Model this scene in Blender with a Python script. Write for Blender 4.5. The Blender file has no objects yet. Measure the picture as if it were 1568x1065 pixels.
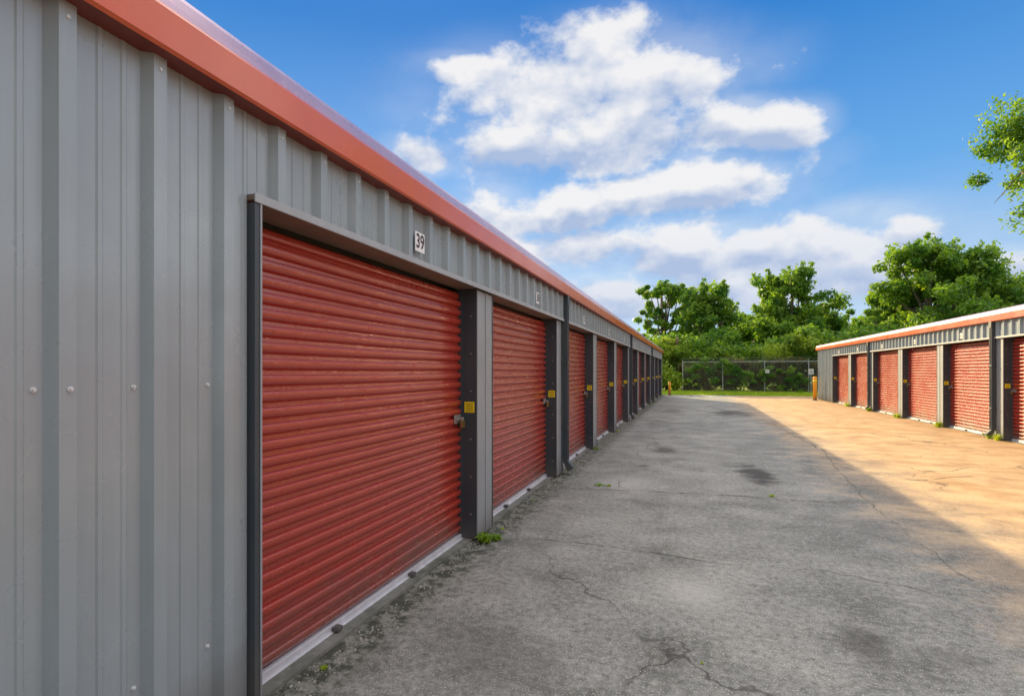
import bpy, math, random
import numpy as np
from mathutils import Vector, Matrix

random.seed(7)
scene = bpy.context.scene
TH = math.radians(18.9)
CT, ST = math.cos(TH), math.sin(TH)
H = 1.587
F = 806.0
def px2w(px, d):
    xc = (px-784)/F*d
    return (xc*CT - d*ST, xc*ST + d*CT)
def ground_px(px, py):
    return px2w(px, F*H/(py-568))

# ------------------------------------------------------------ node helpers
def new_mat(name):
    m = bpy.data.materials.new(name); m.use_nodes = True
    nt = m.node_tree
    b = nt.nodes['Principled BSDF']
    return m, nt, b
def N(nt, t, **kw):
    n = nt.nodes.new(t)
    for k, v in kw.items(): setattr(n, k, v)
    return n
def inp(nt, sock, v):
    if isinstance(v, bpy.types.NodeSocket): nt.links.new(v, sock)
    else: sock.default_value = v
def math_(nt, op, a, b=None, c=None, clamp=False):
    n = N(nt, 'ShaderNodeMath', operation=op); n.use_clamp = clamp
    inp(nt, n.inputs[0], a)
    if b is not None: inp(nt, n.inputs[1], b)
    if c is not None: inp(nt, n.inputs[2], c)
    return n.outputs[0]
def vmath(nt, op, a, b=None):
    n = N(nt, 'ShaderNodeVectorMath', operation=op)
    inp(nt, n.inputs[0], a)
    if b is not None: inp(nt, n.inputs[1], b)
    return n.outputs['Value'] if op in ('LENGTH','DOT_PRODUCT','DISTANCE') else n.outputs[0]
def maprange(nt, v, a, b, c=0.0, d=1.0, smooth=False):
    n = N(nt, 'ShaderNodeMapRange'); n.clamp = True
    if smooth: n.interpolation_type = 'SMOOTHSTEP'
    inp(nt, n.inputs[0], v)
    for i, x in enumerate((a,b,c,d)): inp(nt, n.inputs[i+1], x)
    return n.outputs[0]
def mix(nt, f, a, b, mode='MIX'):
    n = N(nt, 'ShaderNodeMix', data_type='RGBA', blend_type=mode)
    inp(nt, n.inputs[0], f)
    inp(nt, n.inputs[6], a if isinstance(a, bpy.types.NodeSocket) else (*a[:3],1))
    inp(nt, n.inputs[7], b if isinstance(b, bpy.types.NodeSocket) else (*b[:3],1))
    return n.outputs[2]
def noise(nt, vec, scale, detail=4, rough=.55, dist=0.0):
    n = N(nt, 'ShaderNodeTexNoise')
    inp(nt, n.inputs['Vector'], vec)
    n.inputs['Scale'].default_value = scale; n.inputs['Detail'].default_value = detail
    n.inputs['Roughness'].default_value = rough; n.inputs['Distortion'].default_value = dist
    return n.outputs['Fac']
def scaled(nt, vec, s):
    return vmath(nt,'MULTIPLY',vec,s)
def bump(nt, b, h, strength=.3, dist=.01):
    n = N(nt, 'ShaderNodeBump'); inp(nt, n.inputs['Height'], h)
    n.inputs['Strength'].default_value = strength; n.inputs['Distance'].default_value = dist
    nt.links.new(n.outputs[0], b.inputs['Normal'])
def wpos(nt):
    return N(nt, 'ShaderNodeNewGeometry').outputs['Position']

# ------------------------------------------------------------ materials
def paint(name, col, rough=.4, metallic=0.0, dirt=.35, dirtcol=None, streak=True, spec=.5, coat=0.0, lowdirt=True, bmp=0.0, coatr=.16):
    m, nt, b = new_mat(name)
    p = wpos(nt)
    n1 = noise(nt, p, 2.2, 4, .6)
    f = math_(nt, 'MULTIPLY', maprange(nt, n1, .38,.72), dirt)
    if dirtcol is None: dirtcol = tuple(c*.62 for c in col)
    c = mix(nt, f, col, dirtcol)
    if streak:
        s = noise(nt, scaled(nt, p, (14,14,.9)), 1.0, 3, .6)
        f2 = math_(nt, 'MULTIPLY', maprange(nt, s, .48,.75), dirt*.9)
        c = mix(nt, f2, c, tuple(min(1, x*1.25+.02) for x in col))
    if lowdirt:
        z = N(nt,'ShaderNodeSeparateXYZ'); nt.links.new(p, z.inputs[0])
        lf = math_(nt,'MULTIPLY', maprange(nt, math_(nt,'ADD', z.outputs[2], math_(nt,'MULTIPLY', n1, -.5)), .12, -.22), .6)
        c = mix(nt, lf, c, (.13,.12,.10))
    nt.links.new(c, b.inputs['Base Color'])
    inp(nt, b.inputs['Roughness'], math_(nt,'ADD', maprange(nt, n1, .3,.7,-.05,.08), rough))
    b.inputs['Metallic'].default_value = metallic
    b.inputs['Specular IOR Level'].default_value = spec
    b.inputs['Coat Weight'].default_value = coat
    b.inputs['Coat Roughness'].default_value = coatr
    if bmp: bump(nt, b, noise(nt, p, 3.0, 1), bmp, .02)
    return m

M_wall  = paint('grey_painted_steel', (.29,.345,.36), .28, 0, .28, spec=.8, bmp=.28)
M_trim  = paint('grey_trim', (.36,.385,.39), .45, 0, .3)
M_pier  = paint('pier_grey', (.29,.32,.33), .42, 0, .3)
M_dark  = paint('charcoal_steel', (.038,.052,.064), .45, 0, .35, dirtcol=(.10,.095,.085))
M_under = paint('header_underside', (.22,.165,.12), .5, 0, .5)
M_door  = paint('red_door_paint', (.385,.042,.023), .27, 0, .3, dirtcol=(.28,.030,.019), streak=False, coat=.6, spec=.6, coatr=.2)
M_fasc  = paint('red_fascia_paint', (.62,.120,.036), .30, 0, .35, dirtcol=(.44,.072,.028), lowdirt=False, coat=.5, spec=.5, bmp=.12, streak=False)
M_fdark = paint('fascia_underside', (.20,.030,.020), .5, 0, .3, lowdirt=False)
M_eave  = paint('eave_sky_sheen', (.62,.44,.50), .28, .5, .3, lowdirt=False, bmp=.2)  # purplish sky reflection on the gutter's upper band, put into the colour
M_roof  = paint('galvanised_roof', (.55,.56,.57), .35, .6, .3, lowdirt=False)
M_alu   = paint('aluminium_bar', (.66,.67,.70), .4, .2, .4, dirtcol=(.35,.35,.34), lowdirt=False)
M_slab  = paint('slab_edge', (.20,.20,.175), .85, 0, .8, dirtcol=(.06,.07,.045), lowdirt=False)
M_yel   = paint('yellow_tag', (.90,.70,.01), .45, 0, .15, lowdirt=False)
M_boll  = paint('bollard_paint', (.85,.36,.02), .5, 0, .3)
M_white = paint('white_plate', (.80,.80,.78), .5, 0, .15, lowdirt=False)
M_black = paint('black_ink', (.02,.02,.02), .5, 0, .1, lowdirt=False)
M_steel = paint('steel_hardware', (.42,.40,.37), .35, .6, .4, lowdirt=False)
M_brass = paint('brass_lock', (.40,.28,.10), .35, .8, .3, lowdirt=False)
M_galv  = paint('galvanised_wire', (.40,.41,.40), .5, .3, .3, lowdirt=False)
M_wood  = paint('weathered_wood', (.24,.16,.10), .8, 0, .5, lowdirt=False)
M_screw = paint('screw_head', (.60,.62,.62), .4, .1, .2, lowdirt=False)

def leaf_mat(name, dark, light, scale=.5, transl=.45):
    m, nt, b = new_mat(name)
    p = wpos(nt)
    n1 = noise(nt, p, scale, 3, .6)
    c = mix(nt, maprange(nt, n1, .36,.64), dark, light)
    nt.links.new(c, b.inputs['Base Color'])
    b.inputs['Roughness'].default_value = .55
    b.inputs['Specular IOR Level'].default_value = .3
    t = N(nt,'ShaderNodeBsdfTranslucent')
    tc = mix(nt, 1.0, c, (1.6,1.5,.4), 'MULTIPLY')
    nt.links.new(tc, t.inputs[0])
    ms = N(nt,'ShaderNodeMixShader'); ms.inputs[0].default_value = transl
    nt.links.new(b.outputs[0], ms.inputs[1]); nt.links.new(t.outputs[0], ms.inputs[2])
    nt.links.new(ms.outputs[0], nt.nodes['Material Output'].inputs['Surface'])
    return m
M_leaf  = leaf_mat('leaf_green', (.065,.18,.03), (.24,.38,.06), .9)
M_leaf2 = leaf_mat('leaf_yellowgreen', (.14,.26,.03), (.34,.44,.06))
M_ivy   = leaf_mat('ivy_leaf', (.055,.085,.025), (.20,.145,.065), .8, .4)
M_grassb= leaf_mat('grass_blade', (.20,.34,.03), (.46,.54,.06), 2.0)

m, nt, b = new_mat('bark'); p = wpos(nt)
n_=noise(nt, scaled(nt,p,(12,12,2.4)), 1, 3)
c = mix(nt, n_, (.06,.045,.032), (.20,.16,.12))
nt.links.new(c, b.inputs['Base Color']); b.inputs['Roughness'].default_value = .9
M_bark = m

# concrete
m, nt, b = new_mat('concrete'); p = wpos(nt)
sp = N(nt,'ShaderNodeSeparateXYZ'); nt.links.new(p, sp.inputs[0])
X, Y = sp.outputs[0], sp.outputs[1]
nL = noise(nt, p, .35, 3, .6, .4)
nM = noise(nt, scaled(nt,p,(1.0,1.2,1)), 1.5, 6, .64, .3)
nF = noise(nt, p, 20, 5, .75)
nG = noise(nt, p, 130, 2, .7)
c = mix(nt, maprange(nt, nL, .35,.65), (.21,.212,.19), (.315,.312,.275))
c = mix(nt, math_(nt,'MULTIPLY', maprange(nt, nM, .50,.66), .65), c, (.40,.39,.35))
c = mix(nt, math_(nt,'MULTIPLY', maprange(nt, nM, .48,.32), .7), c, (.12,.12,.10))
c = mix(nt, math_(nt,'MULTIPLY', maprange(nt, nF, .50,.68), .7), c, (.085,.085,.073))
c = mix(nt, math_(nt,'MULTIPLY', maprange(nt, nF, .48,.30), .55), c, (.57,.55,.50))
vo = N(nt,'ShaderNodeTexVoronoi'); vo.inputs['Scale'].default_value = 60; nt.links.new(p, vo.inputs['Vector'])
sm = math_(nt,'MULTIPLY', maprange(nt, vo.outputs['Distance'], .26,.14), maprange(nt, nF, .40,.52))
c = mix(nt, math_(nt,'MULTIPLY', sm, .85), c, (.70,.68,.62))
c = mix(nt, math_(nt,'MULTIPLY', maprange(nt, nG, .52,.70), .8), c, (.07,.07,.06))
warp = math_(nt,'MULTIPLY', math_(nt,'SUBTRACT', nM, .5), 2.8)
def stain(cc, px, py, rx, ry, amt, col):
    gx, gy = ground_px(px, py)
    d = vmath(nt,'MULTIPLY', vmath(nt,'SUBTRACT', p, (gx,gy,0)), (1/rx,1/ry,0))
    l = math_(nt,'ADD', vmath(nt,'LENGTH', d), warp)
    return mix(nt, math_(nt,'MULTIPLY', maprange(nt, l, 1.2,.2, smooth=True), amt), cc, col)
for s in [(1155,725,.30,.75,.85,(.05,.045,.04)),(1015,687,.25,.5,.7,(.07,.065,.05)),(1325,985,.13,.32,.5,(.075,.07,.06)),
          (1470,1010,.22,.16,.35,(.09,.085,.07)),(1120,632,.9,1.8,.8,(.06,.055,.045)),(1200,650,.6,.9,.5,(.08,.07,.06)),
          (960,740,.5,.7,.5,(.50,.48,.44)),(1060,905,.35,.4,.45,(.53,.51,.45)),(760,1000,.5,.4,.35,(.12,.115,.10)),
          (1480,745,.5,.9,.5,(.17,.11,.06)),(1300,655,.9,1.5,.5,(.15,.11,.06)),(1030,630,.5,1.6,.5,(.10,.095,.075)),
          (1300,800,.5,.5,.3,(.12,.115,.10))]:
    c = stain(c, *s)
nE = noise(nt,p,9,5,.75)
edge = math_(nt,'ADD', X, math_(nt,'MULTIPLY', math_(nt,'SUBTRACT', nE,.5), .7))
ef = maprange(nt, edge, -1.60,-1.82)
ecol = mix(nt, maprange(nt, nE, .46,.58), (.045,.052,.032), (.24,.24,.20))
c = mix(nt, math_(nt,'MULTIPLY', ef, .9), c, ecol)
ef2 = maprange(nt, edge, 6.2,6.6)
c = mix(nt, math_(nt,'MULTIPLY', ef2, .6), c, (.12,.11,.07))
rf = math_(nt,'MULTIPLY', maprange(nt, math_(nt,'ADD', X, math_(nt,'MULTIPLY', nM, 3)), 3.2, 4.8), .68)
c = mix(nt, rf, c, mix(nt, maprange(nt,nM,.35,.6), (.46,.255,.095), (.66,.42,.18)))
vn = N(nt,'ShaderNodeTexVoronoi', feature='DISTANCE_TO_EDGE'); vn.inputs['Scale'].default_value = .22
nz = N(nt,'ShaderNodeTexNoise'); nt.links.new(p, nz.inputs['Vector']); nz.inputs['Scale'].default_value=1.3; nz.inputs['Detail'].default_value=5
ma = N(nt,'ShaderNodeVectorMath', operation='MULTIPLY_ADD'); nt.links.new(nz.outputs['Color'], ma.inputs[0]); ma.inputs[1].default_value=(1.2,1.2,0); nt.links.new(p, ma.inputs[2])
nt.links.new(ma.outputs[0], vn.inputs['Vector'])
crk = math_(nt,'MULTIPLY', maprange(nt, vn.outputs['Distance'], .0028,.0008), maprange(nt, nL, .43,.50))
c = mix(nt, math_(nt,'MULTIPLY',crk,.7), c, (.045,.04,.034))
nt.links.new(c, b.inputs['Base Color'])
b.inputs['Roughness'].default_value = .82; b.inputs['Specular IOR Level'].default_value = .3
bump(nt, b, noise(nt, p, 28, 3, .8), .7, .014)
M_conc = m

m, nt, b = new_mat('grass_ground'); p = wpos(nt)
c = mix(nt, maprange(nt, noise(nt,p,.7,4,.65), .38,.62), (.16,.26,.03), (.34,.42,.07))
c = mix(nt, maprange(nt, noise(nt,p,14,3,.7), .45,.75), c, (.08,.14,.02))
nt.links.new(c, b.inputs['Base Color']); b.inputs['Roughness'].default_value = .95
b.inputs['Specular IOR Level'].default_value = .1
M_ground = m

m, nt, b = new_mat('crack_dark')
p = wpos(nt); nt.links.new(mix(nt, noise(nt,p,8,3), (.04,.04,.03),(.16,.15,.11)), b.inputs['Base Color'])
b.inputs['Roughness'].default_value=.95; M_crack = m
m, nt, b = new_mat('rubble'); p = wpos(nt)
nt.links.new(mix(nt, noise(nt,p,12,3), (.12,.115,.10),(.5,.48,.43)), b.inputs['Base Color'])
b.inputs['Roughness'].default_value=.9; M_rub = m

# ------------------------------------------------------------ mesh builder
class MB:
    def __init__(s): s.v=[]; s.f=[]; s.m=[]
    def quad(s, a,b,c,d, mi=0):
        i=len(s.v); s.v += [a,b,c,d]; s.f.append((i,i+1,i+2,i+3)); s.m.append(mi)
    def poly(s, pts, mi=0):
        i=len(s.v); s.v += pts; s.f.append(tuple(range(i,i+len(pts)))); s.m.append(mi)
    def box(s, x0,x1,y0,y1,z0,z1, mi=0):
        i=len(s.v)
        s.v += [(x0,y0,z0),(x1,y0,z0),(x1,y1,z0),(x0,y1,z0),(x0,y0,z1),(x1,y0,z1),(x1,y1,z1),(x0,y1,z1)]
        for q in ((0,3,2,1),(4,5,6,7),(0,1,5,4),(1,2,6,5),(2,3,7,6),(3,0,4,7)):
            s.f.append(tuple(i+k for k in q)); s.m.append(mi)
    def tube(s, pts, rad, n=8, mi=0, cap=True):
        rings=[]
        for k,pt in enumerate(pts):
            pt=Vector(pt)
            d=(Vector(pts[min(k+1,len(pts)-1)])-Vector(pts[max(k-1,0)])).normalized()
            u=d.orthogonal().normalized() if k==0 else (u - d*u.dot(d)).normalized()
            w=d.cross(u); r=rad[k] if isinstance(rad,(list,tuple)) else rad
            base=len(s.v)
            for j in range(n):
                a=2*math.pi*j/n; s.v.append(tuple(pt+u*math.cos(a)*r+w*math.sin(a)*r))
            rings.append(base)
        for k in range(len(rings)-1):
            for j in range(n):
                s.f.append((rings[k]+j,rings[k]+(j+1)%n,rings[k+1]+(j+1)%n,rings[k+1]+j)); s.m.append(mi)
        if cap:
            s.f.append(tuple(rings[-1]+j for j in range(n))); s.m.append(mi)
            s.f.append(tuple(rings[0]+j for j in reversed(range(n)))); s.m.append(mi)
    def obj(s, name, mats, parent=None, smooth=False, bevel=0):
        me=bpy.data.meshes.new(name); me.from_pydata(s.v,[],s.f)
        for mm in mats: me.materials.append(mm)
        me.polygons.foreach_set('material_index', s.m)
        if smooth: me.polygons.foreach_set('use_smooth',[True]*len(s.f))
        me.update()
        o=bpy.data.objects.new(name, me); scene.collection.objects.link(o)
        if parent: o.parent=parent
        if bevel:
            md=o.modifiers.new('b','BEVEL'); md.width=bevel; md.segments=2; md.limit_method='ANGLE'
        return o
def empty(name, loc=(0,0,0)):
    o=bpy.data.objects.new(name,None); scene.collection.objects.link(o); o.location=loc; o.empty_display_size=.3
    return o

# ------------------------------------------------------------ building
PITCH=3.048; RIB=.3048
def rib_profile(y0,y1,phase):
    base=[(-.056,0),(-.034,.042),(.016,.042),(.036,0),(.098,0),(.103,.005),(.117,.005),(.122,0),(.178,0),(.183,.005),(.197,.005),(.202,0)]
    pts=[]
    k0=int(math.floor((y0-phase)/RIB))-1; k1=int(math.ceil((y1-phase)/RIB))+1
    for k in range(k0,k1+1):
        for dy,o in base: pts.append((phase+k*RIB+dy,o))
    out=[]
    for i in range(len(pts)-1):
        (ya,oa),(yb,ob)=pts[i],pts[i+1]
        if yb<=y0 or ya>=y1: continue
        if ya<y0: t=(y0-ya)/(yb-ya); ya,oa=y0,oa+(ob-oa)*t
        if yb>y1: t=(y1-ya)/(yb-ya); yb,ob=y1,oa+(ob-oa)*t
        if not out: out.append((ya,oa))
        out.append((yb,ob))
    return out

def storage_building(Xf, sgn, ystart, yend, bays, phase, down_idx, solid):
    """bays: list of opening start y. sgn=+1: facade faces +X. Origin plane Xf."""
    B=empty('storage_building',(0,0,0))
    X=lambda o: Xf+sgn*o
    def bx(mb,o0,o1,y0,y1,z0,z1,mi=0):
        a,b_=sorted((X(o0),X(o1))); mb.box(a,b_,y0,y1,z0,z1,mi)
    OW=2.64; PW=PITCH-OW; RC=-.18
    w=MB()
    def panel(y0,y1,z0,z1):
        pr=rib_profile(y0,y1,phase)
        for i in range(len(pr)-1):
            (ya,oa),(yb,ob)=pr[i],pr[i+1]
            w.quad((X(oa),ya,z0),(X(ob),yb,z0),(X(ob),yb,z1),(X(oa),ya,z1))
    for (a,b_) in solid: panel(a,b_,.03,2.752)
    d0,d1=bays[0],bays[-1]+OW
    panel(d0-.04,d1+.035,2.385,2.752)
    w.obj('ribbed_wall',[M_wall],B)
    e=MB(); D=7.0
    for yy in (ystart,yend):
        pr=rib_profile(0,D,.1)
        s_=1 if yy==yend else -1
        for i in range(len(pr)-1):
            (ya,oa),(yb,ob)=pr[i],pr[i+1]
            e.quad((X(-ya),yy+s_*oa,0.03),(X(-yb),yy+s_*ob,0.03),(X(-yb),yy+s_*ob,2.95),(X(-ya),yy+s_*oa,2.95))
    e.quad((X(-D),ystart,0.03),(X(-D),yend,0.03),(X(-D),yend,2.95),(X(-D),ystart,2.95))
    e.obj('end_and_back_walls',[M_wall],B)
    r=MB(); oe=.07; om=-D/2; ob=-D-.1
    ze=2.985; zr=3.16
    r.quad((X(oe),ystart-.05,ze),(X(oe),yend+.05,ze),(X(om),yend+.05,zr),(X(om),ystart-.05,zr))
    r.quad((X(ob),ystart-.05,ze),(X(ob),yend+.05,ze),(X(om),yend+.05,zr),(X(om),ystart-.05,zr))
    y=ystart
    while y<yend:
        r.quad((X(oe-.03),y-.02,ze+.002),(X(oe-.03),y,ze+.03),(X(om),y,zr+.03),(X(om),y-.02,zr+.002))
        r.quad((X(oe-.03),y+.02,ze+.002),(X(oe-.03),y,ze+.03),(X(om),y,zr+.03),(X(om),y+.02,zr+.002))
        y+=RIB
    r.obj('roof_panels',[M_roof],B)
    g=MB()
    prof=[(.002,2.750),(.105,2.742),(.118,2.752),(.120,2.885),(.112,2.90),(.104,2.905),(.100,2.93),(.088,2.972),(.062,3.005),(.02,3.02)]
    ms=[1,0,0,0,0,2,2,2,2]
    y0,y1=ystart-.06,yend+.06
    n=int((y1-y0)/3.048)+1
    ys=[y0+(y1-y0)*i/n for i in range(n+1)]
    for j in range(n):
        for i in range(len(prof)-1):
            (oa,za),(ob_,zb)=prof[i],prof[i+1]
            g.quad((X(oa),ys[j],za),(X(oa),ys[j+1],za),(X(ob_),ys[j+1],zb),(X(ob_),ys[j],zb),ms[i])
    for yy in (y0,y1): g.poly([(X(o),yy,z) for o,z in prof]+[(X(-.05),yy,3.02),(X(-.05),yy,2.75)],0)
    for yy,s_ in ((ystart,-1),(yend,1)):
        a,b_=sorted((yy+s_*.045,yy+s_*.075))
        g.box(min(X(0),X(-D)),max(X(0),X(-D)),a,b_,2.80,3.0,0)
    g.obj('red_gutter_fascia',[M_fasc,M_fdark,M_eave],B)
    t=MB()
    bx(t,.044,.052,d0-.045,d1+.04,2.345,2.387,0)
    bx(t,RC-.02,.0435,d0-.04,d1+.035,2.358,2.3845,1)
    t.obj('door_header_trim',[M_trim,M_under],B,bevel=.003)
    pi=MB()
    bx(pi,RC-.05,.044,d0-.04,d0,.02,2.344,0)
    bx(pi,RC-.05,.044,d1,d1+.035,.02,2.344,0)
    bx(pi,.0445,.049,d0-.012,d0-.001,.02,2.344,1)
    for k,by in enumerate(bays[:-1]):
        a=by+OW; b2=bays[k+1]
        bx(pi,RC-.05,-.004,a,b2,.02,2.357,0)
        bx(pi,-.003,.006,a,a+.075,.03,2.343,1)
        bx(pi,-.003,.006,b2-.025,b2,.03,2.343,0)
        bx(pi,-.003,.001,a+.0755,b2-.0255,.03,2.343,1)
        bx(pi,.0015,.009,a+.20,a+.235,.03,2.343,1)
    pi.obj('door_piers',[M_dark,M_pier],B,bevel=.003)
    hw=MB(); tg=MB(); lt=MB()
    for by in bays:
        a=by+OW
        for z in (.25,.6,.95,1.4,1.75,2.1):
            xx=X(RC+.12); hw.tube([(xx,a-.001,z),(xx,a-.010,z)],.008,6)
        bx(tg,RC+.055,RC+.155,a-.004,a-.0015,1.20,1.30)
        for q in range(4): bx(lt,RC+.07,RC+.14,a-.0048,a-.0042,1.215+q*.02,1.221+q*.02,1)
        bx(lt,RC+.024,RC+.030,a-.17,a-.03,1.105,1.185,0)
        bx(lt,RC+.0305,RC+.048,a-.15,a+.0,1.135,1.158,0)
        lt.tube([(X(RC+.056),a-.12,1.146),(X(RC+.091),a-.12,1.146)],.008,8,0)
        pts=[(X(RC+.061),a-.06+.022*math.cos(t_),1.125+.03*math.sin(t_)) for t_ in np.linspace(0,math.pi,9)]
        lt.tube(pts,.005,6,0)
        bx(lt,RC+.050,RC+.076,a-.09,a-.03,1.065,1.125,2)
    hw.obj('jamb_bolts',[M_steel],B); tg.obj('yellow_tags',[M_yel],B)
    lt.obj('latches_and_padlocks',[M_steel,M_black,M_brass],B,bevel=.002)
    # curtains: slats with a sharp recess between them
    dr=MB(); bb=MB()
    per=.0845; prof=[(0,-.010),(.009,-.010),(.019,.010),(.026,.0160),(.038,.0205),(.052,.0215),(.063,.0205),(.068,.0185),(.0705,.014),(.072,-.009)]
    for by in bays:
        ya,yb=by+.012,by+OW-.012
        pts=[]
        z=.062
        while z<2.36-per*.2:
            for dz,o in prof: pts.append((z+dz,o))
            z+=per
        pts=[q for q in pts if q[0]<2.357]
        ny=16; base=len(dr.v)
        ph=random.random()*6
        for (z,o) in pts:
            for j in range(ny+1):
                t_=j/ny; yy=ya+(yb-ya)*t_
                sag=.006*math.sin(math.pi*t_)*math.sin(z*1.7+ph)
                back=-.06*max(0,(z-2.2)/.17)**2
                dr.v.append((X(RC+o+sag+back),yy,z-.004*math.sin(math.pi*t_)))
        for i in range(len(pts)-1):
            for j in range(ny):
                k=base+i*(ny+1)+j
                dr.f.append((k,k+1,k+ny+2,k+ny+1)); dr.m.append(0)
        bx(bb,RC-.008,RC+.030,ya,yb,.012,.060,0)
        bx(bb,RC+.0305,RC+.045,ya,yb,.014,.024,0)
        bx(bb,RC-.006,RC+.026,ya,yb,.0,.0115,1)
        for q in (.28,.62): bx(bb,RC+.031,RC+.075,by+OW*q,by+OW*q+.05,.026,.05,1)
        bx(bb,RC-.02,RC+.036,by+.0005,by+.011,.0,2.357,1)
        bx(bb,RC-.02,RC+.036,by+OW-.011,by+OW-.0005,.0,2.357,1)
    dro=dr.obj('roll_up_doors',[M_door],B,smooth=True)
    dro.data.set_sharp_from_angle(angle=math.radians(50))
    bb.obj('door_bottom_bars',[M_alu,M_dark],B,bevel=.002)
    bk=MB(); bk.quad((X(RC-.12),d0,0),(X(RC-.12),d1,0),(X(RC-.12),d1,2.75),(X(RC-.12),d0,2.75)); bk.obj('interior_backing',[M_dark],B)
    sl=MB(); 
    yy=ystart
    while yy<yend:
        y2=min(yy+1.5,yend); j=random.uniform(-.006,.006)
        bx(sl,-D,-.055+j,yy,y2,-.1,.018)
        yy=y2
    sl.obj('slab_edge',[M_slab],B)
    ds=MB()
    for k in down_idx:
        yc=bays[k]-PW+.33
        ya,yb=yc-.055,yc+.055
        bx(ds,.022,.100,ya,yb,.22,2.66,0)
        for q in (.025,.055,.085): bx(ds,.1003,.106,ya+q-.006,ya+q+.006,.22,2.66,0)
        bx(ds,.028,.110,ya-.004,yb+.004,2.60,2.745,0)
        i=len(ds.v)
        ds.v+= [(X(.022),ya,.22),(X(.10),ya,.22),(X(.10),yb,.22),(X(.022),yb,.22),(X(.10),ya,.06),(X(.20),ya,.11),(X(.20),yb,.11),(X(.10),yb,.06)]
        for q in ((0,1,5,4),(1,2,6,5),(2,3,7,6),(3,0,4,7)): ds.f.append(tuple(i+a for a in q)); ds.m.append(0)
        for z in (.7,1.7): bx(ds,.020,.109,ya-.012,yb+.012,z,z+.03,0)
    ds.obj('downspouts',[M_dark],B,bevel=.004)
    return B,X

bL=[1.90+PITCH*k for k in range(11)]
B1,XL=storage_building(-1.90, 1, -9.0, 35.75, bL, 1.123, [2,5,8], [(-9.0,1.8585),(bL[-1]+2.676,35.75)])
bR=[15.4+PITCH*k for k in range(-9,5)]
B2,XR=storage_building(6.72, -1, -13.0, 33.65, bR, 1.2, [9,12,6,3], [(-13.0,bR[0]-.041),(bR[-1]+2.676,33.65)])

# screws on near wall
sc=MB()
for k in range(-8,3):
    yc=1.123+RIB*k
    for z in (.45,1.53):
        if yc-.067<1.85: sc.tube([(XL(0.0),yc-.080,z),(XL(.004),yc-.080,z)],.009,10); sc.tube([(XL(.004),yc-.080,z),(XL(.010),yc-.080,z)],[.0065,.005],6)
sc.tube([(XL(.041),1.12,1.53),(XL(.046),1.12,1.53)],.009,10); sc.tube([(XL(.046),1.12,1.53),(XL(.052),1.12,1.53)],[.0065,.005],6)
for k in range(-4,110):
    yc=1.123+RIB*k
    if yc+.06<35.6: sc.tube([(XL(.041),yc-.01,2.70),(XL(.048),yc-.01,2.70)],[.009,.006],6)
sc.obj('wall_screws',[M_screw],B1)

def number_plate(txt, y, X, parent, sgn, z=2.512):
    mb=MB(); a,b_=sorted((X(.043),X(.047))); mb.box(a,b_,y-.068,y+.068,z-.07,z+.07); 
    mb.obj('unit_number_plate',[M_white],parent,bevel=.0015)
    cu=bpy.data.curves.new('unit_number_digits','FONT'); cu.body=txt; cu.size=.15; cu.align_x='CENTER'; cu.align_y='CENTER'; cu.extrude=.0005; cu.offset=.002
    t=bpy.data.objects.new('unit_number_digits',cu); scene.collection.objects.link(t)
    cu.materials.append(M_black)
    t.location=(X(.0485),y,z); t.rotation_euler=(math.radians(90),0,math.radians(90*sgn)); t.scale=(.8,.95,1); t.parent=parent
for k,by in enumerate(bL): number_plate(str(39-k), by+1.47, XL, B1, 1)
for k,by in enumerate(bR): number_plate(str(52+k), by+1.47, XR, B2, -1)

# ------------------------------------------------------------ ground
g=MB(); S=1500
g.quad((-S,-S,-.012),(S,-S,-.012),(S,S,-.012),(-S,S,-.012)); g.obj('grass_ground',[M_ground])
xs=np.linspace(-30,40,141)
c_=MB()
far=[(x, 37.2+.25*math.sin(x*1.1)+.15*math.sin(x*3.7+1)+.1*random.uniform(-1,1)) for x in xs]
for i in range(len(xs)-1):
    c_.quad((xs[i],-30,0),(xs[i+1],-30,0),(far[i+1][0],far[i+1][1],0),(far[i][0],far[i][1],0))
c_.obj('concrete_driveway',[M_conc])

ck=MB()
def crack(pix, w=.012, jit=.03, z=.003, step=.12):
    P=[Vector(ground_px(*q)) for q in pix]
    path=[]
    for a,b_ in zip(P[:-1],P[1:]):
        L=(b_-a).length; n=max(1,int(L/step))
        for i in range(n):
            q=a.lerp(b_,i/n); path.append(q+Vector((random.uniform(-jit,jit),random.uniform(-jit,jit))))
    path.append(P[-1])
    for a,b_ in zip(path[:-1],path[1:]):
        if random.random()<.12: continue
        d=(b_-a).normalized(); nrm=Vector((-d.y,d.x)); wa=w*random.uniform(.2,1); 
        ck.quad((a.x+nrm.x*wa/2,a.y+nrm.y*wa/2,z),(a.x-nrm.x*wa/2,a.y-nrm.y*wa/2,z),(b_.x-nrm.x*wa/2,b_.y-nrm.y*wa/2,z),(b_.x+nrm.x*wa/2,b_.y+nrm.y*wa/2,z))
crack([(1262,690),(1278,712),(1300,738),(1345,782)],.020,.03)
crack([(1345,782),(1420,838),(1500,900)],.008,.03)
crack([(1278,712),(1320,722),(1400,735)],.020,.03)
crack([(790,822),(900,832),(1000,846),(1100,862)],.013,.02)
crack([(1100,862),(1250,872),(1420,905)],.007,.02)
crack([(880,748),(980,752),(1100,757),(1260,768)],.020,.02)
crack([(1180,700),(1100,690),(1000,684)],.028,.04)
crack([(1160,640),(1190,652),(1260,690)],.03,.04)
crack([(1400,735),(1500,728),(1568,735)],.016,.03)
ck.obj('pavement_cracks',[M_crack])

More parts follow.
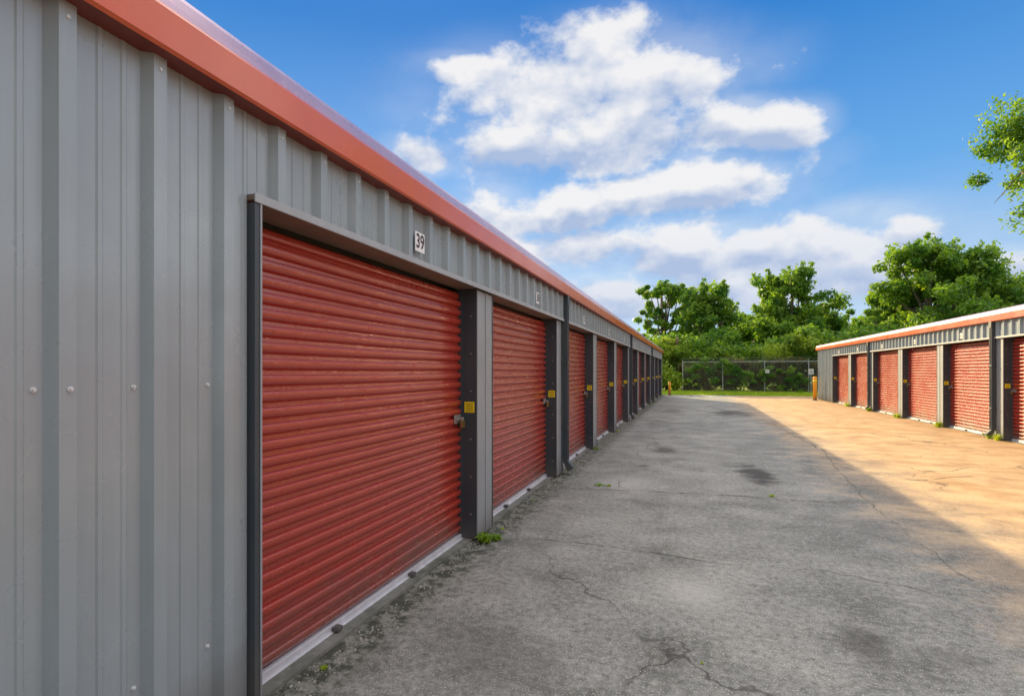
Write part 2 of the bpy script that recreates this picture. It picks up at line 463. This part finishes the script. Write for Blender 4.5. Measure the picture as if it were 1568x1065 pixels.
rb=MB()
def stone(x,y,r,z=0):
    n=5; top=[];bot=[]
    for i in range(n):
        a=2*math.pi*i/n+random.uniform(-.4,.4); rr=r*random.uniform(.6,1.1)
        bot.append((x+math.cos(a)*rr,y+math.sin(a)*rr,z)); top.append((x+math.cos(a)*rr*.6,y+math.sin(a)*rr*.6,z+r*random.uniform(.4,.8)))
    for i in range(n): rb.quad(bot[i],bot[(i+1)%n],top[(i+1)%n],top[i])
    rb.poly(top)
for i in range(2200):
    y=random.uniform(.8,20); stone(-1.93+abs(random.gauss(0,.14)),y,random.uniform(.004,.013),0.0)
for i in range(500):
    stone(random.uniform(-1.6,5),random.uniform(1.2,14),random.uniform(.003,.007),0.0)
rb.obj('gravel',[M_rub])

def tuft(mb,x,y,r,h,n):
    for i in range(n):
        a=random.uniform(0,2*math.pi); l=random.uniform(.5,1)*r; hh_=random.uniform(.4,1)*h; w=random.uniform(.004,.009)*(1+h*4)
        dx,dy=math.cos(a),math.sin(a); sx,sy=-dy*w,dx*w
        bx_=x+random.gauss(0,r*.25); by_=y+random.gauss(0,r*.25)
        mx,my=bx_+dx*l*.5,by_+dy*l*.5; ex,ey=bx_+dx*l,by_+dy*l
        mb.quad((bx_-sx*.5,by_-sy*.5,0),(bx_+sx*.5,by_+sy*.5,0),(mx+sx,my+sy,hh_),(mx-sx,my-sy,hh_))
        mb.poly([(mx-sx,my-sy,hh_),(mx+sx,my+sy,hh_),(ex,ey,hh_*.8)])
wd=MB()
for (px,py,r,h,n) in [(742,830,.10,.09,60),(760,826,.08,.06,40),(918,743,.09,.03,25),(932,744,.06,.03,18),(1182,760,.05,.035,18),(495,1025,.025,.02,12),(1075,1016,.012,.012,6)]:
    x,y=ground_px(px,py); tuft(wd,x,y,r,h,n)
for by in bL[2:]:
    if random.random()<.6: tuft(wd,-1.84,by-.3+random.uniform(-.1,.2),.07,.05,20)
for by in bR:
    for q in range(2): tuft(wd,6.62,by-random.uniform(-.1,.4),.13,.15,40)
for i in range(14): tuft(wd,-1.86+random.uniform(0,.08),random.uniform(4,30),.03,.02,8)
wd.obj('weeds',[M_grassb])

# ------------------------------------------------------------ foliage
def leaf_arrays(cent, rad, per, size, r, flat=.75, shell=.6):
    C=np.repeat(cent,per,axis=0); R=np.repeat(rad,per)
    n=len(C)
    d=r.normal(size=(n,3)); d/=np.linalg.norm(d,axis=1,keepdims=True)
    rr=(shell+(1-shell)*r.random(n)) * (1+.22*r.normal(size=n))
    pos=C+d*(R*rr)[:,None]*np.array([1,1,flat])
    nm=d*.6+r.normal(size=(n,3))*.7+np.array([0,0,.35]); nm/=np.linalg.norm(nm,axis=1,keepdims=True)
    t=np.cross(nm,r.normal(size=(n,3))); t/=np.linalg.norm(t,axis=1,keepdims=True)
    bt=np.cross(nm,t); s=(size*(.6+.8*r.random(n)))[:,None]
    return np.stack([pos-t*s,pos+bt*s*.5,pos+t*s,pos-bt*s*.5],axis=1).reshape(-1,3)
def leaves_obj(name,v,mat,parent=None):
    n=len(v)//4; me=bpy.data.meshes.new(name)
    me.vertices.add(len(v)); me.vertices.foreach_set('co',v.astype(np.float32).ravel())
    me.loops.add(len(v)); me.loops.foreach_set('vertex_index',np.arange(len(v),dtype=np.int32))
    me.polygons.add(n); me.polygons.foreach_set('loop_start',np.arange(0,len(v),4,dtype=np.int32))
    me.polygons.foreach_set('loop_total',np.full(n,4,dtype=np.int32))
    me.materials.append(mat); me.update(calc_edges=True); me.validate()
    o=bpy.data.objects.new(name,me); scene.collection.objects.link(o)
    if parent: o.parent=parent
    return o
def tree(x,y,Ht,cr,seed,mat=None,size=.17,nc=150,per=150,low=.1,name='broadleaf_tree'):
    r=np.random.default_rng(seed); mat=mat or M_leaf
    T=empty(name,(x,y,0))
    ch=Ht*(1-low)/2; cz=Ht*low+ch
    nl=int(r.integers(8,11)); lobes=[]
    for i in range(nl):
        a=2*math.pi*i/nl+r.normal()*.4; z=cz+ch*(r.random()*1.35-.75); q=math.sqrt(max(.35,1-((z-cz)/ch)**2))
        lobes.append((math.cos(a)*cr*.7*q,math.sin(a)*cr*.7*q,z,cr*(.36+.2*r.random())))
    for k in range(4): lobes.append((r.normal()*cr*.38,r.normal()*cr*.38,cz+ch*(.45+.3*r.random()),cr*.44))
    lobes.append((0,0,cz,cr*.7)); lobes.append((0,0,cz-ch*.4,cr*.8)); lobes.append((0,0,cz+ch*.35,cr*.55))
    cs=[];rs=[]
    for i in range(nc):
        lx,ly,lz,lr=lobes[r.integers(len(lobes))]
        d=r.normal(size=3); d/=np.linalg.norm(d); q=lr*(.4+.6*r.random())
        p=[lx+d[0]*q,ly+d[1]*q,lz+d[2]*q*.95]
        if p[2]<Ht*low*.8: p[2]=Ht*low*.8+r.random()
        p[2]=min(p[2],Ht-.3-r.random()*.6)
        cs.append(p); rs.append(cr*(.10+.13*r.random()))
    cs=np.array(cs); rs=np.array(rs)
    v=leaf_arrays(cs,rs,per,size,r)
    tw=[];tr=[]
    for i in range(nc//3):
        c0=cs[r.integers(nc)]; out=np.array([c0[0],c0[1],(c0[2]-cz)]); out=out/(np.linalg.norm(out)+1e-6)
        for s_ in (.5,.9,1.2):
            tw.append(c0+(out+np.array([0,0,.35]))*s_*cr*.14+r.normal(size=3)*.08); tr.append(.20*cr/4)
    v2=leaf_arrays(np.array(tw),np.array(tr),12,size*.9,r)
    leaves_obj('crown',np.concatenate([v,v2]),mat,T)
    mb=MB(); tr_=Ht*.022+.05
    tp=[(0,0,-.1),(r.normal()*.1,r.normal()*.1,Ht*max(low,.2)),(r.normal()*.25,r.normal()*.25,cz),(r.normal()*.4,r.normal()*.4,cz+ch*.6)]
    mb.tube(tp,[tr_*1.3,tr_,tr_*.6,tr_*.15],8)
    for (lx,ly,lz,lr) in lobes[:-3]:
        t0=Vector(tp[1]).lerp(Vector(tp[2]),r.random()*.8)
        e=Vector((lx,ly,lz)); mid=t0.lerp(e,.5)+Vector((0,0,-.3))
        mb.tube([tuple(t0),tuple(mid),tuple(e)],[tr_*.45,tr_*.3,tr_*.1],6)
        for q in range(3):
            dd=Vector(r.normal(size=3)).normalized(); e2=e+dd*lr*.6; mb.tube([tuple(e),tuple(e2)],[tr_*.12,.012],5)
    mb.obj('trunk_and_limbs',[M_bark],T,smooth=True)
    return T
def tpx(px,d,topy,hw,seed,**kw):
    x,y=px2w(px,d); Ht=H+(568-topy)*d/F; return tree(x,y,Ht,hw*d/F,seed,**kw)
tpx(1018,52,424,40,11,nc=70,per=130,low=.3)
tpx(1080,49,432,54,12)
tpx(1134,56,474,42,51,nc=80)
tpx(1166,54,478,48,13,nc=100)
tpx(1210,50,412,60,14)
tpx(1262,53,470,50,15,nc=110)
tpx(1316,52,480,54,16,nc=110)
tpx(1355,56,466,46,52,nc=90)
tpx(1430,49,345,80,17,nc=210,size=.18)
tpx(1380,54,420,48,18,nc=110)
tpx(1505,50,380,72,19,nc=160)
tpx(1590,46,406,64,20,nc=120)
tpx(1728,26,60,170,21,nc=270,per=220,size=.11,low=.28)
tpx(1022,44,512,26,22,mat=M_leaf2,nc=40,low=.08)
tpx(1780,45,380,90,24,nc=90)

def mass(name,x0,x1,y0,y1,h0,h1,n,rad,per,size,mat,seed,bias=.5):
    r=np.random.default_rng(seed); cs=[];rs=[]
    for i in range(n):
        x=x0+(x1-x0)*r.random(); y=y0+(y1-y0)*r.random()
        hh_=h0+(h1-h0)*(.5+.5*math.sin(x*.9+seed)*math.cos(x*.37+y*.5))
        cs.append((x,y,hh_*r.random()**bias)); rs.append(rad*(.6+.8*r.random()))
    return leaves_obj(name,leaf_arrays(np.array(cs),np.array(rs),per,size,r),mat)
mass('understory_shrubs',-9,24,45.4,49,2.8,5.4,340,.85,140,.15,M_leaf,31)
mass('kudzu_vines',-3,22,44.5,45.9,2.8,4.2,210,.55,120,.14,M_leaf2,32,.35)
mass('ivy_hedge',-.8,16.5,43.5,44.1,1.9,2.5,360,.36,110,.085,M_ivy,33,.7)
mass('small_bushes',-6,-.9,43,45,1.2,2.8,60,.6,150,.11,M_leaf2,34)
mass('distant_trees',-20,90,70,80,3,7.5,280,2.3,80,.42,M_leaf,35)

gr=np.random.default_rng(5); n=26000
gx=gr.uniform(-8,18,n); gy=gr.uniform(37.1,44.5,n)
hgt=gr.uniform(.05,.15,n); a=gr.uniform(0,2*np.pi,n); w_=gr.uniform(.01,.03,n)
v=np.stack([np.stack([gx-np.cos(a)*w_,gy-np.sin(a)*w_,np.zeros(n)-.012],1),np.stack([gx+np.cos(a)*w_,gy+np.sin(a)*w_,np.zeros(n)-.012],1),
            np.stack([gx+np.cos(a)*w_*.3+.03,gy+np.sin(a)*w_*.3,hgt],1),np.stack([gx-np.cos(a)*w_*.3+.03,gy-np.sin(a)*w_*.3,hgt],1)],1).reshape(-1,3)
leaves_obj('grass',v,M_grassb)

# ------------------------------------------------------------ chain link fence
fe=MB(); FY=43.1; x0,x1=-.7,16.7; fh=2.3
xx=x0
while xx<=x1+.01:
    fe.tube([(xx,FY,0),(xx,FY,fh+.05)],.035,8); fe.tube([(xx,FY,fh+.05),(xx,FY,fh+.09)],[.045,.01],8)
    fe.tube([(xx,FY,fh+.02),(xx,FY-.25,fh+.32)],.015,5)
    xx+=2.9
fe.tube([(x0,FY,fh),(x1,FY,fh)],.024,8); fe.tube([(x0,FY,.08),(x1,FY,.08)],.006,5)
for q in (.33,.66,1.0): fe.tube([(x0,FY-.25*q,fh+.02+.3*q),(x1,FY-.25*q,fh+.02+.3*q)],.004,4)
def strip(a,b_,w=.0025):
    fe.quad((a[0]-w,FY-.04,a[1]),(a[0]+w,FY-.04,a[1]),(b_[0]+w,FY-.04,b_[1]),(b_[0]-w,FY-.04,b_[1]))
s=x0-fh
while s<x1:
    for sg in (1,-1):
        a0,b0=(s,.05),(s+fh,fh)
        if sg<0: a0,b0=(s,fh),(s+fh,.05)
        ax,bx2=max(a0[0],x0),min(b0[0],x1)
        if bx2>ax:
            za=a0[1]+(b0[1]-a0[1])*(ax-a0[0])/fh; zb=a0[1]+(b0[1]-a0[1])*(bx2-a0[0])/fh
            strip((ax,za),(bx2,zb))
    s+=.14
fe.obj('chain_link_fence',[M_galv])
mass('fence_vines',-.6,16.5,42.95,43.35,.9,2.7,170,.26,80,.075,M_leaf,41,.4)

def bollard(x,y,h,r=.085):
    mb=MB(); mb.tube([(x,y,0),(x,y,h-.06),(x,y,h-.02),(x,y,h)],[r,r,r*.8,r*.3],18)
    mb.tube([(x,y,0),(x,y,.03)],[r*1.7,r*1.4],18,1); mb.tube([(x,y,h*.78),(x,y,h*.84)],r*1.02,18,2)
    mb.obj('bollard',[M_boll,M_slab,M_yel],smooth=True)
bollard(-1.40,35.95,.9); x,y=px2w(1248,28.6); bollard(x,y,1.3,.095)
x,y=px2w(1242,36.0)
sg=MB(); sg.tube([(x,y,0),(x,y,1.75)],.025,8,0); sg.box(x-.15,x+.15,y-.045,y-.03,1.38,1.74,1)
for q in range(4): sg.box(x-.11,x+.11,y-.048,y-.0455,1.44+q*.065,1.465+q*.065,2)
sg.obj('notice_sign',[M_galv,M_white,M_black])
sg=MB()
sg.box(5.1,5.35,FY-.475,FY-.46,1.45,1.7,0)
for q in range(3): sg.box(5.13,5.32,FY-.478,FY-.4755,1.5+q*.06,1.52+q*.06,1)
sg.box(5.2,5.24,FY-.4595,FY-.03,1.55,1.6,0)
sg.obj('fence_sign',[M_white,M_black])
x,y=px2w(1036,43.5); up=MB()
up.tube([(x,y,-.2),(x,y,2),(x+.03,y,4.4)],[.10,.09,.075],10); up.tube([(x-.35,y-.08,4.0),(x+.35,y-.08,4.0)],.04,6)
up.tube([(x,y-.1,3.2),(x,y-.1,4.6)],.03,6)
up.obj('utility_pole',[M_wood],smooth=True)

# ------------------------------------------------------------ light
PHI=math.radians(30); EL=math.radians(18.8)
sdir=Vector((-math.sin(PHI)*math.cos(EL), math.cos(PHI)*math.cos(EL), math.sin(EL)))
sl=bpy.data.lights.new('sun','SUN'); sl.energy=10.0; sl.angle=math.radians(.5); sl.color=(1,.76,.42)
so=bpy.data.objects.new('sun',sl); scene.collection.objects.link(so); so.rotation_euler=sdir.to_track_quat('Z','Y').to_euler(); so.location=(-20,50,20)

world=bpy.data.worlds.new('World'); scene.world=world; world.use_nodes=True
nt=world.node_tree; bg=nt.nodes['Background']
tc=N(nt,'ShaderNodeTexCoord').outputs['Generated']
sky=N(nt,'ShaderNodeTexSky'); sky.sky_type='NISHITA'; sky.sun_disc=False; sky.sun_elevation=EL; sky.sun_rotation=-PHI
sky.air_density=1.0; sky.dust_density=.3; sky.ozone_density=2.0
skyc=vmath(nt,'SCALE',sky.outputs[0]); skyc.node.inputs['Scale'].default_value=.12
fx=vmath(nt,'DOT_PRODUCT',tc,(-ST,CT,0)); rx=vmath(nt,'DOT_PRODUCT',tc,(CT,ST,0)); uz=vmath(nt,'DOT_PRODUCT',tc,(0,0,1))
az=math_(nt,'ARCTAN2',rx,fx); el=math_(nt,'ARCSINE',uz)
cr=N(nt,'ShaderNodeValToRGB'); e_=cr.color_ramp.elements
stops=[(0,(.62,.78,.94)),(.09,(.43,.65,.92)),(.2,(.14,.42,.86)),(.36,(.018,.22,.67)),(.6,(.015,.15,.55)),(1,(.015,.11,.45))]
while len(e_)<len(stops): e_.new(.5)
for i,(pp,cc) in enumerate(stops): e_[i].position=pp; e_[i].color=(*cc,1)
nt.links.new(maprange(nt,el,0,math.pi/2),cr.inputs[0])
base=mix(nt,.88,skyc,cr.outputs[0])
comb=N(nt,'ShaderNodeCombineXYZ'); nt.links.new(az,comb.inputs[0]); nt.links.new(el,comb.inputs[1]); P2=comb.outputs[0]
banks=[(890,182,190,115),(1005,170,105,92),(705,112,70,32),(790,250,80,70),(950,250,160,72),(1110,222,85,60),(1195,222,62,56),
 (860,340,100,64),(1030,318,160,74),(890,395,150,50),(1040,412,95,82),(1215,408,185,70),(1385,378,60,46),
 (650,258,45,40),(925,475,100,45),(1540,425,70,45),(1180,458,230,45),(785,350,80,40)]
val=None; vtop=None
sv=scaled(nt,tc,(1,1,1.5))
n1=noise(nt,sv,9.0,7,.58,.0)
nlow=noise(nt,sv,5.0,1,.5)
wob=math_(nt,'MULTIPLY',math_(nt,'SUBTRACT',nlow,.5),.09)
wv=N(nt,'ShaderNodeCombineXYZ'); nt.links.new(wob,wv.inputs[0]); nt.links.new(math_(nt,'MULTIPLY',wob,-.5),wv.inputs[1])
P2w=vmath(nt,'ADD',P2,wv.outputs[0])
for (px,py,rw,rh) in banks:
    u=px-784; a_=math.atan(u/F); rr=math.hypot(u,F)
    eb=math.atan((568-py)/rr); et=math.atan((568-py+rh)/rr)
    cy=eb+(et-eb)*.36; ra=rw*1.15/F*math.cos(a_)**2; re=(et-eb)*.74
    d=vmath(nt,'MULTIPLY',vmath(nt,'SUBTRACT',P2w,(a_,cy,0)),(1/ra,1/re,0))
    q=math_(nt,'SUBTRACT',1.0,vmath(nt,'LENGTH',d))
    dy=vmath(nt,'DOT_PRODUCT',d,(0,1,0))
    h_=math_(nt,'MULTIPLY',dy,math_(nt,'MAXIMUM',math_(nt,'ADD',q,.25),0.0))
    if val is None: val,vtop=q,h_
    else:
        val=math_(nt,'SMOOTH_MAX',val,q,.12); vtop=math_(nt,'ADD',vtop,h_)
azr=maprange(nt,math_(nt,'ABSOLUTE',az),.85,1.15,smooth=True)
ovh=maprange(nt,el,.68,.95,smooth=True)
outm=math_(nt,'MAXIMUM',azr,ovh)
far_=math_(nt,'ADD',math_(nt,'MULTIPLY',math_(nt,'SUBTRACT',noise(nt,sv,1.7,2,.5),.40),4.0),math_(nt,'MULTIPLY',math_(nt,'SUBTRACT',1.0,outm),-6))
val=math_(nt,'MAXIMUM',val,far_)
dens=math_(nt,'ADD',math_(nt,'MULTIPLY',val,1.6),math_(nt,'ADD',math_(nt,'MULTIPLY',math_(nt,'SUBTRACT',n1,.5),3.8),.18))
alpha=maprange(nt,dens,-.15,.85,smooth=True)
n2=noise(nt,vmath(nt,'ADD',sv,(0,0,.04)),9.0,3,.5,.0)
sh=math_(nt,'ADD',math_(nt,'ADD',math_(nt,'MULTIPLY',math_(nt,'SUBTRACT',n1,n2),3.2),math_(nt,'MULTIPLY',vtop,1.2)),.62,clamp=True)
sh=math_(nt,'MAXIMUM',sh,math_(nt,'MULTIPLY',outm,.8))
ccol=mix(nt,sh,(.43,.53,.74),(.92,.91,.91))
lowel=maprange(nt,el,.04,.27)
ccol=mix(nt,math_(nt,'MULTIPLY',math_(nt,'SUBTRACT',1.0,lowel),.6),ccol,(.44,.56,.80))
veil=math_(nt,'MULTIPLY',maprange(nt,val,-.7,.3,smooth=True),maprange(nt,nlow,.35,.7,.15,.5))
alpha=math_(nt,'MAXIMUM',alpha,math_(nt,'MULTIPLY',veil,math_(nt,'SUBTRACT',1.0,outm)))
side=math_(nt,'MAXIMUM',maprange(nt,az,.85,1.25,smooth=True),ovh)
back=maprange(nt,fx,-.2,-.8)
gain=math_(nt,'ADD',1.0,math_(nt,'MULTIPLY',side,math_(nt,'SUBTRACT',2.2,math_(nt,'MULTIPLY',back,2.2))))  # brightens unseen clouds overhead and to the right, added as fill for shaded side
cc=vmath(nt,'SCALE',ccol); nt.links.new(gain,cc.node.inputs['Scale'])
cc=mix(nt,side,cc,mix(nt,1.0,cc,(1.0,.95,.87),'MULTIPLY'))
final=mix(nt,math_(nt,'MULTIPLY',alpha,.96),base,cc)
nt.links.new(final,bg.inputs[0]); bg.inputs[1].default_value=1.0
world.cycles.sampling_method='MANUAL'; world.cycles.sample_map_resolution=512

# ------------------------------------------------------------ camera
cam=bpy.data.cameras.new('camera'); cam.lens=18.5; cam.sensor_width=36; cam.clip_end=4000; cam.clip_start=.05
cam.shift_y=35.5/1568
co=bpy.data.objects.new('camera',cam); scene.collection.objects.link(co)
co.location=(0,0,H); co.rotation_euler=(math.radians(90),0,TH); scene.camera=co
scene.view_settings.view_transform='Standard'; scene.view_settings.look='None'; scene.view_settings.exposure=0
